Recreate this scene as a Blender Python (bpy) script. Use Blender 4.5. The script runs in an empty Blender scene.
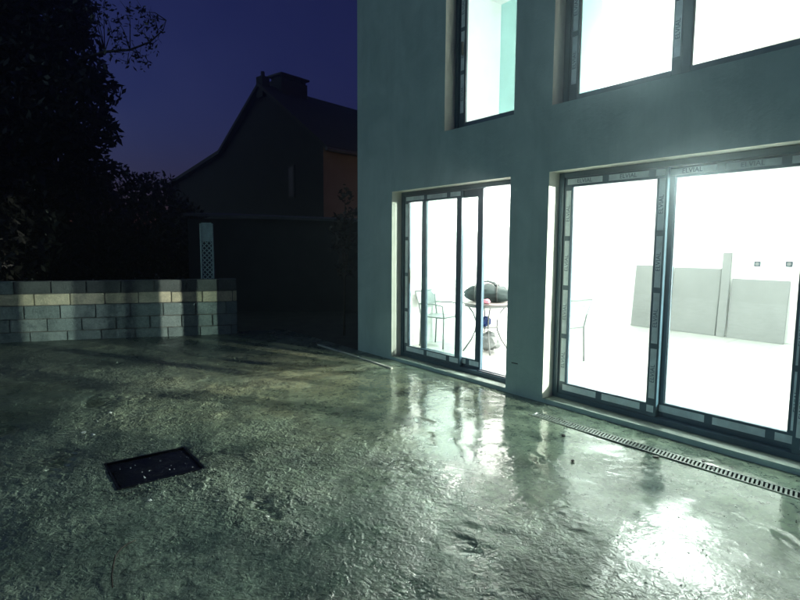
import bpy, bmesh, math, random
import numpy as np
from mathutils import Vector, Matrix

random.seed(4); rng = np.random.default_rng(4)
S = bpy.context.scene
COL = S.collection
R = math.radians

# ------------------------------------------------------------------ camera
CAM = Vector((6.467, -4.200, 1.5))
cam_d = bpy.data.cameras.new('camera'); cam = bpy.data.objects.new('camera', cam_d); COL.objects.link(cam)
pitch, roll, th = R(5.727), R(0.305), R(37.482)
fw = Vector((-math.cos(th)*math.cos(pitch), math.sin(th)*math.cos(pitch), -math.sin(pitch)))
rt = fw.cross(Vector((0, 0, 1))).normalized(); up = rt.cross(fw)
rt2 = math.cos(roll)*rt + math.sin(roll)*up; up2 = math.cos(roll)*up - math.sin(roll)*rt
M = Matrix((rt2, up2, -fw)).transposed().to_4x4(); M.translation = CAM
cam.matrix_world = M
cam_d.sensor_fit = 'HORIZONTAL'; cam_d.sensor_width = 36; cam_d.lens = 36*540/800
cam_d.clip_start = 0.05; cam_d.clip_end = 2000
S.camera = cam

# ------------------------------------------------------------------ sky (late dusk)
W = bpy.data.worlds.new('World'); S.world = W; W.use_nodes = True
nt = W.node_tree; bg = nt.nodes['Background']
sky = nt.nodes.new('ShaderNodeTexSky'); sky.sky_type = 'NISHITA'; sky.sun_disc = False
sky.sun_elevation = R(-1.5); sky.sun_rotation = R(215)
sky.ozone_density = 5.0; sky.air_density = 1.0; sky.dust_density = 0.3
cn = nt.nodes.new('ShaderNodeTexNoise'); cn.inputs['Scale'].default_value = 2.6; cn.inputs['Detail'].default_value = 5; cn.inputs['Distortion'].default_value = 0.5
cr_ = nt.nodes.new('ShaderNodeValToRGB'); cr_.color_ramp.elements[0].color = (1.35, 0.84, 0.88, 1); cr_.color_ramp.elements[1].color = (2.6, 1.40, 1.10, 1)
cr_.color_ramp.elements[0].position = 0.35; cr_.color_ramp.elements[1].position = 0.75
tc_ = nt.nodes.new('ShaderNodeTexCoord'); nt.links.new(tc_.outputs['Generated'], cn.inputs['Vector']); nt.links.new(cn.outputs[0], cr_.inputs[0])
mx_ = nt.nodes.new('ShaderNodeMix'); mx_.data_type = 'RGBA'; mx_.blend_type = 'MULTIPLY'; mx_.inputs[0].default_value = 1.0
nt.links.new(sky.outputs[0], mx_.inputs[6]); nt.links.new(cr_.outputs[0], mx_.inputs[7])
nt.links.new(mx_.outputs[2], bg.inputs[0]); bg.inputs[1].default_value = 0.125

# ------------------------------------------------------------------ lamps: flood inside the house, added facade fill, street lamp
def light(name, typ, loc, energy, color=(1, 1, 1), radius=0.05, **kw):
    d = bpy.data.lights.new(name, typ); d.energy = energy; d.color = color; d.shadow_soft_size = radius
    for k, v in kw.items(): setattr(d, k, v)
    o = bpy.data.objects.new(name, d); COL.objects.link(o); o.location = loc
    return o
COOL = (0.93, 1.0, 0.97)
# flood lamp in the room at the right, its narrow beam leaves through both sliding doors
fl = light('flood_light', 'SPOT', (9.4, 2.95, 1.9), 2000, (1.0, 0.98, 0.84), 0.03, spot_size=R(40), spot_blend=0.8)
fl.rotation_euler = (Vector((-3.3, -2.9, 0.7)) - Vector((9.4, 2.95, 1.9))).to_track_quat('-Z', 'Y').to_euler()
# added fill lamp for the facade, no real source, from behind the camera: very weak, very soft
fill_sun = light('facade_fill', 'SUN', (0, 0, 20), 0.080, (0.62, 1.0, 0.88)); fill_sun.data.angle = R(50)
fill_sun.rotation_euler = Vector((0.30, 1.0, -0.55)).to_track_quat('-Z', 'Y').to_euler()
# street lamp behind the house, lights the neighbour's long wall
st = light('street_light', 'SPOT', (-4.2, 9.0, 3.6), 15, (1.0, 0.60, 0.26), 0.12, spot_size=R(75), spot_blend=0.6)
st.rotation_euler = (Vector((-8.3, 5.6, 3.2)) - Vector((-4.2, 9.0, 3.6))).to_track_quat('-Z', 'Y').to_euler()

S.render.engine = 'CYCLES'
S.cycles.use_denoising = True; S.cycles.adaptive_threshold = 0.02
S.cycles.max_bounces = 8; S.cycles.diffuse_bounces = 4; S.cycles.glossy_bounces = 3
S.cycles.transparent_max_bounces = 16; S.cycles.transmission_bounces = 4
S.cycles.sample_clamp_indirect = 6.0
S.cycles.caustics_reflective = False; S.cycles.caustics_refractive = False
S.view_settings.view_transform = 'Standard'; S.view_settings.look = 'None'
S.view_settings.exposure = 1.8; S.view_settings.gamma = 1.0; S.view_settings.use_curve_mapping = False

# ------------------------------------------------------------------ materials
def mat(name):
    m = bpy.data.materials.new(name); m.use_nodes = True
    return m, m.node_tree, m.node_tree.nodes['Principled BSDF']
def N(t, typ, **kw):
    n = t.nodes.new(typ)
    for k, v in kw.items(): setattr(n, k, v)
    return n
def noise(t, scale, detail=5, rough=0.55, vec=None, dist=0.0):
    n = N(t, 'ShaderNodeTexNoise'); n.inputs['Scale'].default_value = scale
    n.inputs['Detail'].default_value = detail; n.inputs['Roughness'].default_value = rough
    n.inputs['Distortion'].default_value = dist
    if vec is not None: t.links.new(vec, n.inputs['Vector'])
    return n.outputs[0]
def ramp(t, fac, stops):
    r = N(t, 'ShaderNodeValToRGB'); t.links.new(fac, r.inputs[0])
    e = r.color_ramp.elements
    while len(e) < len(stops): e.new(0.5)
    for i, (p, c) in enumerate(stops):
        e[i].position = p; e[i].color = (c, c, c, 1) if isinstance(c, (int, float)) else (*c, 1)
    return r.outputs[0]
def mixc(t, fac, a, b, mode='MIX'):
    m = N(t, 'ShaderNodeMix', data_type='RGBA', blend_type=mode)
    for s, v in ((m.inputs[0], fac), (m.inputs[6], a), (m.inputs[7], b)):
        if hasattr(v, 'is_linked'): t.links.new(v, s)
        elif isinstance(v, (int, float)): s.default_value = v
        else: s.default_value = (*v, 1)
    return m.outputs[2]
def math_(t, op, a, b=None):
    m = N(t, 'ShaderNodeMath', operation=op)
    for s, v in zip(m.inputs, (a, b)):
        if v is None: continue
        if hasattr(v, 'is_linked'): t.links.new(v, s)
        else: s.default_value = v
    return m.outputs[0]
def bump(t, b, h, strength=0.3, dist=0.01):
    n = N(t, 'ShaderNodeBump'); t.links.new(h, n.inputs['Height'])
    n.inputs['Strength'].default_value = strength; n.inputs['Distance'].default_value = dist
    t.links.new(n.outputs[0], b.inputs['Normal']); return n
def objvec(t): return N(t, 'ShaderNodeTexCoord').outputs['Object']
def simple(name, col, rough=0.5, metal=0.0, var=0.12, scale=6, bstr=0.0, bscale=60, spec=0.5):
    m, t, b = mat(name); v = objvec(t)
    n = noise(t, scale, 6, 0.6, v)
    lo = tuple(c*(1-var) for c in col); hi = tuple(min(1, c*(1+var)) for c in col)
    t.links.new(ramp(t, n, [(0.3, lo), (0.7, hi)]), b.inputs['Base Color'])
    b.inputs['Roughness'].default_value = rough; b.inputs['Metallic'].default_value = metal
    b.inputs['Specular IOR Level'].default_value = spec
    if bstr: bump(t, b, noise(t, bscale, 6, 0.6, v), bstr, 0.005)
    return m

MT = {}
# exterior render coat: grey cement, faint stains and trowel marks
m, t, b = mat('grey_render'); v = objvec(t)
c = ramp(t, noise(t, 1.6, 6, 0.65, v, 0.9), [(0.28, (0.325, 0.47, 0.445)), (0.50, (0.40, 0.555, 0.525)), (0.72, (0.47, 0.63, 0.59))])
mp = N(t, 'ShaderNodeMapping'); mp.inputs['Scale'].default_value = (3.0, 3.0, 0.35); t.links.new(v, mp.inputs[0])
c = mixc(t, ramp(t, noise(t, 1.4, 5, 0.7, mp.outputs[0]), [(0.45, 0.0), (0.75, 0.35)]), c, (0.23, 0.325, 0.325))
c = mixc(t, ramp(t, noise(t, 45, 5, 0.7, v), [(0.4, 0.0), (0.8, 0.25)]), c, (0.46, 0.56, 0.53))
t.links.new(c, b.inputs['Base Color']); b.inputs['Roughness'].default_value = 0.85
bump(t, b, math_(t, 'ADD', noise(t, 30, 3, 0.6, v), math_(t, 'MULTIPLY', noise(t, 3.5, 4, 0.6, v, 1.5), 2.0)), 0.35, 0.010); MT['render'] = m
# fresh cream reveals
MT['reveal'] = simple('reveal_plaster', (0.78, 0.78, 0.70), 0.8, var=0.08, scale=5, bstr=0.15)
MT['sill'] = simple('concrete_sill', (0.20, 0.25, 0.22), 0.7, var=0.3, scale=9, bstr=0.4)
MT['inner'] = simple('white_plaster', (0.80, 0.80, 0.775), 0.9, var=0.02, scale=3)
MT['beige'] = simple('beige_plaster', (0.62, 0.58, 0.50), 0.9, var=0.04, scale=3)
MT['turq'] = simple('turquoise_paint', (0.44, 0.70, 0.67), 0.8, var=0.03, scale=3)
MT['ceil'] = simple('ceiling_white', (0.82, 0.82, 0.80), 0.9, var=0.02)
MT['alu'] = simple('anthracite_aluminium', (0.055, 0.108, 0.145), 0.32, 0.0, var=0.2, scale=4)
MT['alu_dark'] = simple('anthracite_track', (0.020, 0.032, 0.050), 0.4, 0.0, var=0.25, scale=8)
MT['film'] = simple('protective_film', (0.66, 0.78, 0.80), 0.35, var=0.18, scale=9, bstr=0.2, bscale=25)
MT['film_band'] = simple('film_dark_band', (0.07, 0.13, 0.17), 0.4, var=0.2)
MT['ink'] = simple('film_lettering', (0.10, 0.18, 0.24), 0.5, var=0.1)
MT['board'] = simple('grey_board', (0.16, 0.165, 0.162), 0.7, var=0.08, scale=2)
MT['steel'] = simple('painted_steel', (0.13, 0.14, 0.14), 0.4, 0.2, var=0.1)
MT['bag'] = simple('green_canvas', (0.008, 0.022, 0.022), 0.75, var=0.35, scale=14, bstr=0.4, bscale=90)
MT['pink'] = simple('pink_cloth', (0.55, 0.22, 0.28), 0.8)
MT['blue'] = simple('blue_plastic', (0.004, 0.03, 0.16), 0.35)
MT['pale_plastic'] = simple('pale_plastic', (0.20, 0.22, 0.22), 0.3, var=0.2, scale=20)
MT['tabletop'] = simple('pale_tabletop', (0.16, 0.14, 0.135), 0.35)
MT['white_pvc'] = simple('white_pvc', (0.42, 0.44, 0.39), 0.4, var=0.15, scale=9)
MT['cord'] = simple('black_cord', (0.02, 0.02, 0.02), 0.5)
MT['trellis'] = simple('pale_green_lattice', (0.40, 0.58, 0.55), 0.6, var=0.2, scale=12)
MT['soil'] = simple('dark_soil', (0.030, 0.036, 0.026), 0.95, var=0.5, scale=3, bstr=0.8, bscale=12)
MT['bark'] = simple('bark', (0.055, 0.045, 0.036), 0.9, var=0.4, scale=8, bstr=0.6, bscale=18)
MT['roof'] = simple('roof_tiles', (0.030, 0.027, 0.028), 0.8, var=0.3, scale=5)
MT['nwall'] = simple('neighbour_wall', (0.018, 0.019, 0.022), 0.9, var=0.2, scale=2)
MT['nwall2'] = simple('neighbour_render', (0.26, 0.20, 0.14), 0.9, var=0.12, scale=2)
MT['shed'] = simple('shed_wall', (0.026, 0.031, 0.034), 0.9, var=0.25, scale=2)
MT['shed_roof'] = simple('shed_roof_edge', (0.09, 0.10, 0.10), 0.7, var=0.2, scale=4)
MT['dark_glass'] = simple('dark_glass', (0.02, 0.025, 0.03), 0.45, var=0.1)
MT['grate'] = simple('galvanised_grate', (0.10, 0.125, 0.115), 0.5, 0.1, var=0.25, scale=30)
MT['channel'] = simple('drain_channel', (0.010, 0.012, 0.012), 0.6)
MT['chip'] = simple('pale_chip', (0.60, 0.64, 0.60), 0.35, var=0.2, scale=30)
MT['crumb'] = simple('cement_crumb', (0.13, 0.16, 0.125), 0.7, var=0.4, scale=8)
MT['mortar'] = simple('mortar', (0.12, 0.135, 0.125), 0.95, var=0.3, scale=9, bstr=0.5)
def leafmat(name, a, b_):
    m, t, b = mat(name)
    g = N(t, 'ShaderNodeNewGeometry')
    t.links.new(ramp(t, g.outputs['Random Per Island'], [(0.0, a), (1.0, b_)]), b.inputs['Base Color'])
    b.inputs['Roughness'].default_value = 0.55
    return m
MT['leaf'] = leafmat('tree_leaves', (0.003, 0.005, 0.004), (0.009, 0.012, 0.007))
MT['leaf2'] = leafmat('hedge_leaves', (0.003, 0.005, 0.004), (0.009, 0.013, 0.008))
# blocks
def blockmat(name, a, b_, dark):
    m, t, b = mat(name); v = objvec(t)
    oi = N(t, 'ShaderNodeObjectInfo')
    va = N(t, 'ShaderNodeVectorMath', operation='ADD'); t.links.new(v, va.inputs[0])
    cs = N(t, 'ShaderNodeCombineXYZ'); t.links.new(math_(t, 'MULTIPLY', oi.outputs['Random'], 37.0), cs.inputs[0])
    t.links.new(cs.outputs[0], va.inputs[1]); vv = va.outputs[0]
    c = mixc(t, oi.outputs['Random'], a, b_)
    c = mixc(t, ramp(t, noise(t, 5, 6, 0.7, vv), [(0.40, 0.0), (0.66, 0.9)]), c, dark)
    c = mixc(t, ramp(t, noise(t, 60, 4, 0.7, vv), [(0.4, 0.0), (0.8, 0.35)]), c, tuple(min(1, x*1.7) for x in b_))
    t.links.new(c, b.inputs['Base Color']); b.inputs['Roughness'].default_value = 0.9
    bump(t, b, noise(t, 32, 3, 0.65, vv), 0.8, 0.012)
    return m
MT['block'] = blockmat('concrete_block', (0.15, 0.215, 0.21), (0.25, 0.325, 0.31), (0.085, 0.125, 0.128))
MT['block_cream'] = blockmat('cream_block', (0.46, 0.455, 0.32), (0.56, 0.55, 0.41), (0.25, 0.27, 0.20))
MT['block_cap'] = blockmat('dark_cap_block', (0.065, 0.085, 0.085), (0.10, 0.125, 0.12), (0.045, 0.06, 0.06))
# interior floor tiles
m, t, b = mat('pale_tiles'); v = objvec(t)
br = N(t, 'ShaderNodeTexBrick'); br.offset = 0.5; t.links.new(v, br.inputs['Vector'])
br.inputs['Scale'].default_value = 1.0; br.inputs['Brick Width'].default_value = 1.2; br.inputs['Row Height'].default_value = 0.6
br.inputs['Mortar Size'].default_value = 0.006
br.inputs['Color1'].default_value = (0.46, 0.46, 0.44, 1); br.inputs['Color2'].default_value = (0.40, 0.41, 0.39, 1)
br.inputs['Mortar'].default_value = (0.16, 0.165, 0.16, 1)
c = mixc(t, ramp(t, noise(t, 1.5, 5, 0.6, v), [(0.45, 0.0), (0.8, 0.35)]), br.outputs[0], (0.30, 0.31, 0.30))
t.links.new(c, b.inputs['Base Color']); b.inputs['Roughness'].default_value = 0.4; MT['tiles'] = m
# window glass: clear pane that mirrors at grazing angles, thin dusty film
m, t, b = mat('window_glass')
tr = N(t, 'ShaderNodeBsdfTransparent'); tr.inputs[0].default_value = (0.93, 0.985, 0.975, 1)
gl = N(t, 'ShaderNodeBsdfGlossy'); gl.inputs['Roughness'].default_value = 0.02
fr = N(t, 'ShaderNodeLayerWeight'); fr.inputs[0].default_value = 0.5
ff = math_(t, 'ADD', math_(t, 'MULTIPLY', math_(t, 'POWER', fr.outputs['Facing'], 5.0), 0.9), 0.04)
ms = N(t, 'ShaderNodeMixShader'); t.links.new(ff, ms.inputs[0]); t.links.new(tr.outputs[0], ms.inputs[1]); t.links.new(gl.outputs[0], ms.inputs[2])
df = N(t, 'ShaderNodeBsdfDiffuse'); df.inputs[0].default_value = (0.7, 0.75, 0.75, 1)
m2 = N(t, 'ShaderNodeMixShader'); t.links.new(ramp(t, noise(t, 3, 5, 0.7, objvec(t)), [(0.3, 0.015), (0.8, 0.06)]), m2.inputs[0])
t.links.new(ms.outputs[0], m2.inputs[1]); t.links.new(df.outputs[0], m2.inputs[2])
t.links.new(m2.outputs[0], t.nodes['Material Output'].inputs[0]); MT['glass'] = m
def emis(name, col, s):
    m, t, b = mat(name); b.inputs['Base Color'].default_value = (0.9, 0.9, 0.9, 1)
    b.inputs['Emission Color'].default_value = (*col, 1); b.inputs['Emission Strength'].default_value = s
    return m
MT['bulb'] = emis('lit_bulb', (0.97, 1.0, 0.93), 9000)
MT['fill_side'] = emis('fill_bulb_side', (0.97, 1.0, 0.93), 10500)
MT['fill_far'] = emis('fill_bulb_far', COOL, 2700)
MT['bulb_up'] = emis('lit_bulb_upstairs', COOL, 520)
MT['bulb_dim'] = emis('lit_bulb_dim', (1.0, 0.93, 0.82), 45)
# wet, dirty concrete of the terrace (attributes: puddle = standing water, yellowish dirt with painted door light, damp with painted shade)
m, t, b = mat('wet_concrete'); v = objvec(t)
att = lambda n_: N(t, 'ShaderNodeAttribute', attribute_name=n_).outputs['Fac']
apud, amud_light, arou, admp_shade = att('puddle'), att('mud_light'), att('gritty'), att('damp_shade'); afilm = att('film')
c = ramp(t, noise(t, 1.6, 9, 0.68, v, 0.6), [(0.3, (0.076, 0.118, 0.086)), (0.5, (0.172, 0.236, 0.172)), (0.72, (0.31, 0.375, 0.270))])
c = mixc(t, math_(t, 'MULTIPLY', amud_light, 0.75), c, (0.40, 0.37, 0.21))
c = mixc(t, ramp(t, noise(t, 6.5, 6, 0.62, v, 1.0), [(0.44, 0.0), (0.72, 0.8)]), c, (0.048, 0.070, 0.058))
c = mixc(t, ramp(t, noise(t, 24, 3, 0.6, v, 0.8), [(0.36, 0.75), (0.50, 0.0)]), c, (0.045, 0.064, 0.048))
c = mixc(t, ramp(t, noise(t, 52, 2, 0.6, v), [(0.58, 0.0), (0.70, 0.7)]), c, (0.36, 0.42, 0.36))
c = mixc(t, math_(t, 'MULTIPLY', admp_shade, 0.85), c, (0.032, 0.054, 0.046))
c = mixc(t, math_(t, 'MULTIPLY', afilm, 0.45), c, (0.060, 0.078, 0.066))
c = mixc(t, math_(t, 'MULTIPLY', apud, 0.45), c, (0.06, 0.08, 0.07))
t.links.new(c, b.inputs['Base Color'])
dry = math_(t, 'SUBTRACT', 1.0, apud)
rn = ramp(t, noise(t, 3.4, 8, 0.7, v, 0.8), [(0.40, 0.10), (0.64, 0.40)])
rn = math_(t, 'MULTIPLY', rn, math_(t, 'SUBTRACT', 1.0, math_(t, 'MULTIPLY', afilm, 0.85)))
rg = math_(t, 'ADD', 0.055, math_(t, 'MULTIPLY', math_(t, 'ADD', rn, 0.03), dry))
rg = math_(t, 'ADD', rg, math_(t, 'MULTIPLY', math_(t, 'MULTIPLY', arou, dry), 0.17))
t.links.new(rg, b.inputs['Roughness'])
b.inputs['Specular IOR Level'].default_value = 0.9
hh = math_(t, 'ADD', math_(t, 'MULTIPLY', noise(t, 50, 2, 0.5, v), 0.40), noise(t, 21, 3, 0.55, v, 1.2))
hh = math_(t, 'ADD', hh, math_(t, 'MULTIPLY', noise(t, 8, 3, 0.5, v, 0.8), 0.8))
hh = math_(t, 'MULTIPLY', hh, math_(t, 'ADD', math_(t, 'SUBTRACT', 0.10, math_(t, 'MULTIPLY', afilm, 0.085)), math_(t, 'MULTIPLY', arou, math_(t, 'SUBTRACT', 0.9, math_(t, 'MULTIPLY', afilm, 0.8)))))
hh = math_(t, 'MULTIPLY', hh, dry)
bump(t, b, hh, 0.8, 0.031); MT['terrace'] = m
# wet black cover with water drops
m, t, b = mat('wet_black_plate'); v = objvec(t)
t.links.new(ramp(t, noise(t, 12, 5, 0.6, v), [(0.3, (0.003, 0.004, 0.006)), (0.8, (0.009, 0.010, 0.014))]), b.inputs['Base Color'])
t.links.new(ramp(t, noise(t, 9, 5, 0.6, v), [(0.3, 0.25), (0.7, 0.55)]), b.inputs['Roughness'])
bump(t, b, noise(t, 40, 4, 0.6, v), 0.5, 0.006); MT['plate'] = m
m, t, b = mat('water_drop'); b.inputs['Base Color'].default_value = (0.7, 0.75, 0.75, 1); b.inputs['Roughness'].default_value = 0.03
MT['drop'] = m

# ------------------------------------------------------------------ mesh helpers
class MB:
    def __init__(s): s.v = []; s.f = []
    def add(s, vs, fs):
        o = len(s.v); s.v += [tuple(x) for x in vs]; s.f += [tuple(i+o for i in f) for f in fs]; return s
    def box(s, x0, x1, y0, y1, z0, z1, mtx=None):
        vs = [Vector((x, y, z)) for x in (x0, x1) for y in (y0, y1) for z in (z0, z1)]
        if mtx is not None: vs = [mtx @ q for q in vs]
        return s.add(vs, [(0, 1, 3, 2), (4, 6, 7, 5), (0, 4, 5, 1), (2, 3, 7, 6), (0, 2, 6, 4), (1, 5, 7, 3)])
    def tube(s, pts, rad, n=8, cap=True):
        pts = [Vector(p) for p in pts]; rr = rad if isinstance(rad, (list, tuple)) else [rad]*len(pts)
        o = len(s.v); up_ = Vector((0.13, 0.2, 0.97))
        for i, p in enumerate(pts):
            d = (pts[min(i+1, len(pts)-1)] - pts[max(i-1, 0)]).normalized()
            a = d.cross(up_); a = d.cross(Vector((1, 0, 0))) if a.length < 0.1 else a
            a.normalize(); bb = d.cross(a)
            for k in range(n):
                w = 2*math.pi*k/n; s.v.append(tuple(p + rr[i]*(math.cos(w)*a + math.sin(w)*bb)))
        for i in range(len(pts)-1):
            for k in range(n):
                s.f.append((o+i*n+k, o+i*n+(k+1) % n, o+(i+1)*n+(k+1) % n, o+(i+1)*n+k))
        if cap:
            s.f.append(tuple(o+k for k in range(n))[::-1]); s.f.append(tuple(o+(len(pts)-1)*n+k for k in range(n)))
        return s
    def lathe(s, prof, n=20, mtx=None):
        o = len(s.v)
        for r_, z in prof:
            for k in range(n):
                w = 2*math.pi*k/n; q = Vector((r_*math.cos(w), r_*math.sin(w), z))
                s.v.append(tuple(mtx @ q if mtx is not None else q))
        for i in range(len(prof)-1):
            for k in range(n): s.f.append((o+i*n+k, o+i*n+(k+1) % n, o+(i+1)*n+(k+1) % n, o+(i+1)*n+k))
        s.f.append(tuple(o+k for k in range(n))[::-1]); s.f.append(tuple(o+(len(prof)-1)*n+k for k in range(n)))
        return s
    def mesh(s, name, m, smooth=False, bevel=0):
        me = bpy.data.meshes.new(name); me.from_pydata(s.v, [], s.f)
        bm = bmesh.new(); bm.from_mesh(me); bmesh.ops.recalc_face_normals(bm, faces=bm.faces)
        if bevel: bmesh.ops.bevel(bm, geom=bm.edges[:], offset=bevel, segments=2, affect='EDGES', clamp_overlap=True)
        bm.to_mesh(me); bm.free()
        if smooth: me.shade_smooth()
        me.materials.append(MT[m]); return me
    def build(s, name, m, parent=None, smooth=False, bevel=0, loc=None):
        return link(name, s.mesh(name, m, smooth, bevel), parent, loc)
def link(name, me, parent=None, loc=None, mtx=None):
    o = bpy.data.objects.new(name, me); COL.objects.link(o)
    if parent is not None: o.parent = parent
    if mtx is not None: o.matrix_local = mtx
    if loc is not None: o.location = loc
    return o
def empty(name, loc=(0, 0, 0), rz=0):
    o = bpy.data.objects.new(name, None); COL.objects.link(o); o.location = loc; o.rotation_euler.z = rz
    o.empty_display_size = 0.2; return o
def tag(o, label=None, cat=None, group=None, kind=None):
    for k, x in (('label', label), ('category', cat), ('group', group), ('kind', kind)):
        if x: o[k] = x
    return o
def fbm(nx, ny, cell, octaves=4, pers=0.5, seed=0):
    """smooth value noise on an nx*ny grid, cell = first lattice size in samples"""
    g = np.random.default_rng(seed); out = np.zeros((nx, ny)); amp = 1.0; tot = 0
    for o in range(octaves):
        c = max(cell/(2**o), 1.01)
        gx, gy = int(nx/c)+3, int(ny/c)+3
        L = g.random((gx, gy)); xs = np.arange(nx)/c; ys = np.arange(ny)/c
        xi = xs.astype(int); yi = ys.astype(int); fx = xs-xi; fy = ys-yi
        fx = (fx*fx*(3-2*fx))[:, None]; fy = (fy*fy*(3-2*fy))[None, :]
        a = L[np.ix_(xi, yi)]; b_ = L[np.ix_(xi+1, yi)]; c_ = L[np.ix_(xi, yi+1)]; d_ = L[np.ix_(xi+1, yi+1)]
        out += amp*((a*(1-fx)+b_*fx)*(1-fy)+(c_*(1-fx)+d_*fx)*fy); tot += amp; amp *= pers
    return out/tot

# ------------------------------------------------------------------ ground and terrace
gm = MB().add([(-60, -60, -0.06), (60, -60, -0.06), (60, 60, -0.06), (-60, 60, -0.06)], [(0, 1, 2, 3)])
tag(gm.build('ground', 'soil'), kind='structure')
WA = Vector((-3.646, -4.094, 0)); WD = (Vector((-2.464, -0.909, 0)) - WA).normalized(); WN = Vector((WD.y, -WD.x, 0))  # wall line, normal towards the house
X0, X1, Y0, Y1, H = -4.6, 7.4, -5.2, 0.0, 0.0125; K = 0.02/H
nx, ny = int((X1-X0)/H)+1, int((Y1-Y0)/H)+1
xs = X0 + np.arange(nx)*H; ys = Y0 + np.arange(ny)*H
XX, YY = np.meshgrid(xs, ys, indexing='ij')
big = fbm(nx, ny, 90*K, 3, 0.5, 1); mid = fbm(nx, ny, 22*K, 4, 0.55, 2); fin = fbm(nx, ny, 6*K, 3, 0.6, 3)
grain = fbm(nx, ny, 2.6, 2, 0.6, 5); lumps = fbm(nx, ny, 5.5, 2, 0.5, 6)
trow = fbm(nx, ny, 40*K, 3, 0.5, 7)
grit = np.clip((-YY-1.0)/2.2, 0, 1)*0.7 + 0.35*np.clip(mid*2.4-0.9, 0, 1)
patch = fbm(nx, ny, 55*K, 4, 0.55, 41)
grit *= np.where(XX > 2.2, 1.0, 0.8)*(0.30+0.95*np.clip((patch-0.42)/0.18, 0, 1))
h = (grain-0.5)*0.012*grit*np.clip(mid*2.2-0.35, 0.25, 1.2) + np.clip(lumps-0.60, 0, 1)*0.030*grit + (big-0.5)*0.022 + (mid-0.5)*0.012 + (fin-0.5)*0.010*grit + 0.003*np.sin((XX*0.6+YY*1.9)*7+trow*9)*(0.3+grit)
wx = (fbm(nx, ny, 14*K, 3, 0.6, 21)-0.5)*0.30; wy = (fbm(nx, ny, 14*K, 3, 0.6, 22)-0.5)*0.22
# the shallow hollows that hold water
for (px, py, rx, ry) in [(4.62, -2.40, .10, .06), (4.75, -2.11, .11, .07), (4.69, -2.77, .12, .06), (5.23, -1.79, .12, .05), (4.49, -2.2, .07, .04),
                         (5.44, -0.94, .14, .06), (3.58, -2.93, .22, .09), (2.2, -3.9, .35, .12), (3.06, -0.8, .05, .03), (3.78, -0.85, .09, .06), (1.4, -4.1, .4, .14),
                         (3.0, -1.3, .07, .04), (3.4, -1.55, .08, .05), (4.1, -1.2, .10, .05), (0.6, -3.4, .4, .12)]:
    rr = ((XX+wx-px)/(rx*1.25))**2 + ((YY+wy-py)/(ry*1.25))**2 + (mid-0.5)*3.2 + (fin-0.5)*1.8
    h -= 0.007*np.clip(1.1-rr, 0, 1)
lev = -0.0115
pud = np.clip((lev+0.0030-h)/0.0055 + (fin-0.5)*0.7, 0, 1)*(h < lev+0.004)
h = np.maximum(h, lev)
h *= np.clip((-YY)/0.12, 0.15, 1)                        # flatter along the house
mud_light = np.exp(-(((XX-0.6)/1.7)**2 + ((YY+1.25)/0.85)**2))*(0.35+1.3*mid) + 0.45*np.clip(big*3-1.6, 0, 1) + 0.5*np.exp(-(((XX-1.6)/1.9)**2+((YY+2.3)/0.9)**2))*np.clip(mid*3-1.2, 0, 1)  # yellowish mud, with the pool of door light painted into the middle
mud_light = np.clip(mud_light + 0.4*np.exp(-(((XX-1.2)/2.6)**2+((YY+2.6)/1.6)**2))*np.clip(patch*3-1.1, 0, 1), 0, 1)
# dark damp stains, streaky, plus shade painted in over the unlit left
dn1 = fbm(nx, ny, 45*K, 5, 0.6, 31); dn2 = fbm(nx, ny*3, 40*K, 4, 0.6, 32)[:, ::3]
shade_lean = np.clip((1.6-XX)/4.5, 0, 1)*0.35 + np.exp(-(((XX-1.0)/1.8)**2+((YY+4.1)/0.8)**2))*0.25
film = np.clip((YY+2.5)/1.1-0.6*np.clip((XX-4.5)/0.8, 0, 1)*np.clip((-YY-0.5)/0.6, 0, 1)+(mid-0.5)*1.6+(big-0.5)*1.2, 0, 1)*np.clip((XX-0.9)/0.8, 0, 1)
damp_shade = np.clip((0.55*dn1+0.45*dn2+shade_lean-0.52)/0.26, 0, 1)*(1-0.75*np.clip(mud_light*1.3, 0, 1))
# sunk places for the drain and the inspection cover
h = np.where((YY > -0.41) & (YY < -0.29) & (XX > 3.455), -0.05, h)
h = np.where((XX > 2.41) & (XX < 2.87) & (YY > -3.62) & (YY < -3.11), -0.030, h)
h = np.minimum(h, 0.03)
verts = np.stack([XX.ravel(), YY.ravel(), h.ravel()], 1)
I = np.arange(nx*ny).reshape(nx, ny)
quads = np.stack([I[:-1, :-1].ravel(), I[1:, :-1].ravel(), I[1:, 1:].ravel(), I[:-1, 1:].ravel()], 1)
cx_, cy_ = XX[:-1, :-1].ravel()+H/2, YY[:-1, :-1].ravel()+H/2
side = (cx_-WA.x)*WN.x + (cy_-WA.y)*WN.y
quads = quads[side > -0.25]
me = bpy.data.meshes.new('terrace')
me.vertices.add(len(verts)); me.vertices.foreach_set('co', verts.ravel())
me.loops.add(quads.size); me.loops.foreach_set('vertex_index', quads.ravel())
me.polygons.add(len(quads)); me.polygons.foreach_set('loop_start', np.arange(len(quads))*4)
me.update(calc_edges=True); me.validate()
for nm, arr in (('puddle', pud), ('mud_light', mud_light), ('gritty', grit), ('damp_shade', damp_shade), ('film', film)):
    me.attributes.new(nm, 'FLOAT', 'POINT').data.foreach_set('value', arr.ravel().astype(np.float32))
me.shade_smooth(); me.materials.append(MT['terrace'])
ter = tag(link('terrace', me), kind='structure')
def gz(x, y):
    i = min(max(int(round((x-X0)/H)), 0), nx-1); j = min(max(int(round((y-Y0)/H)), 0), ny-1); return float(h[i, j])
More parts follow.
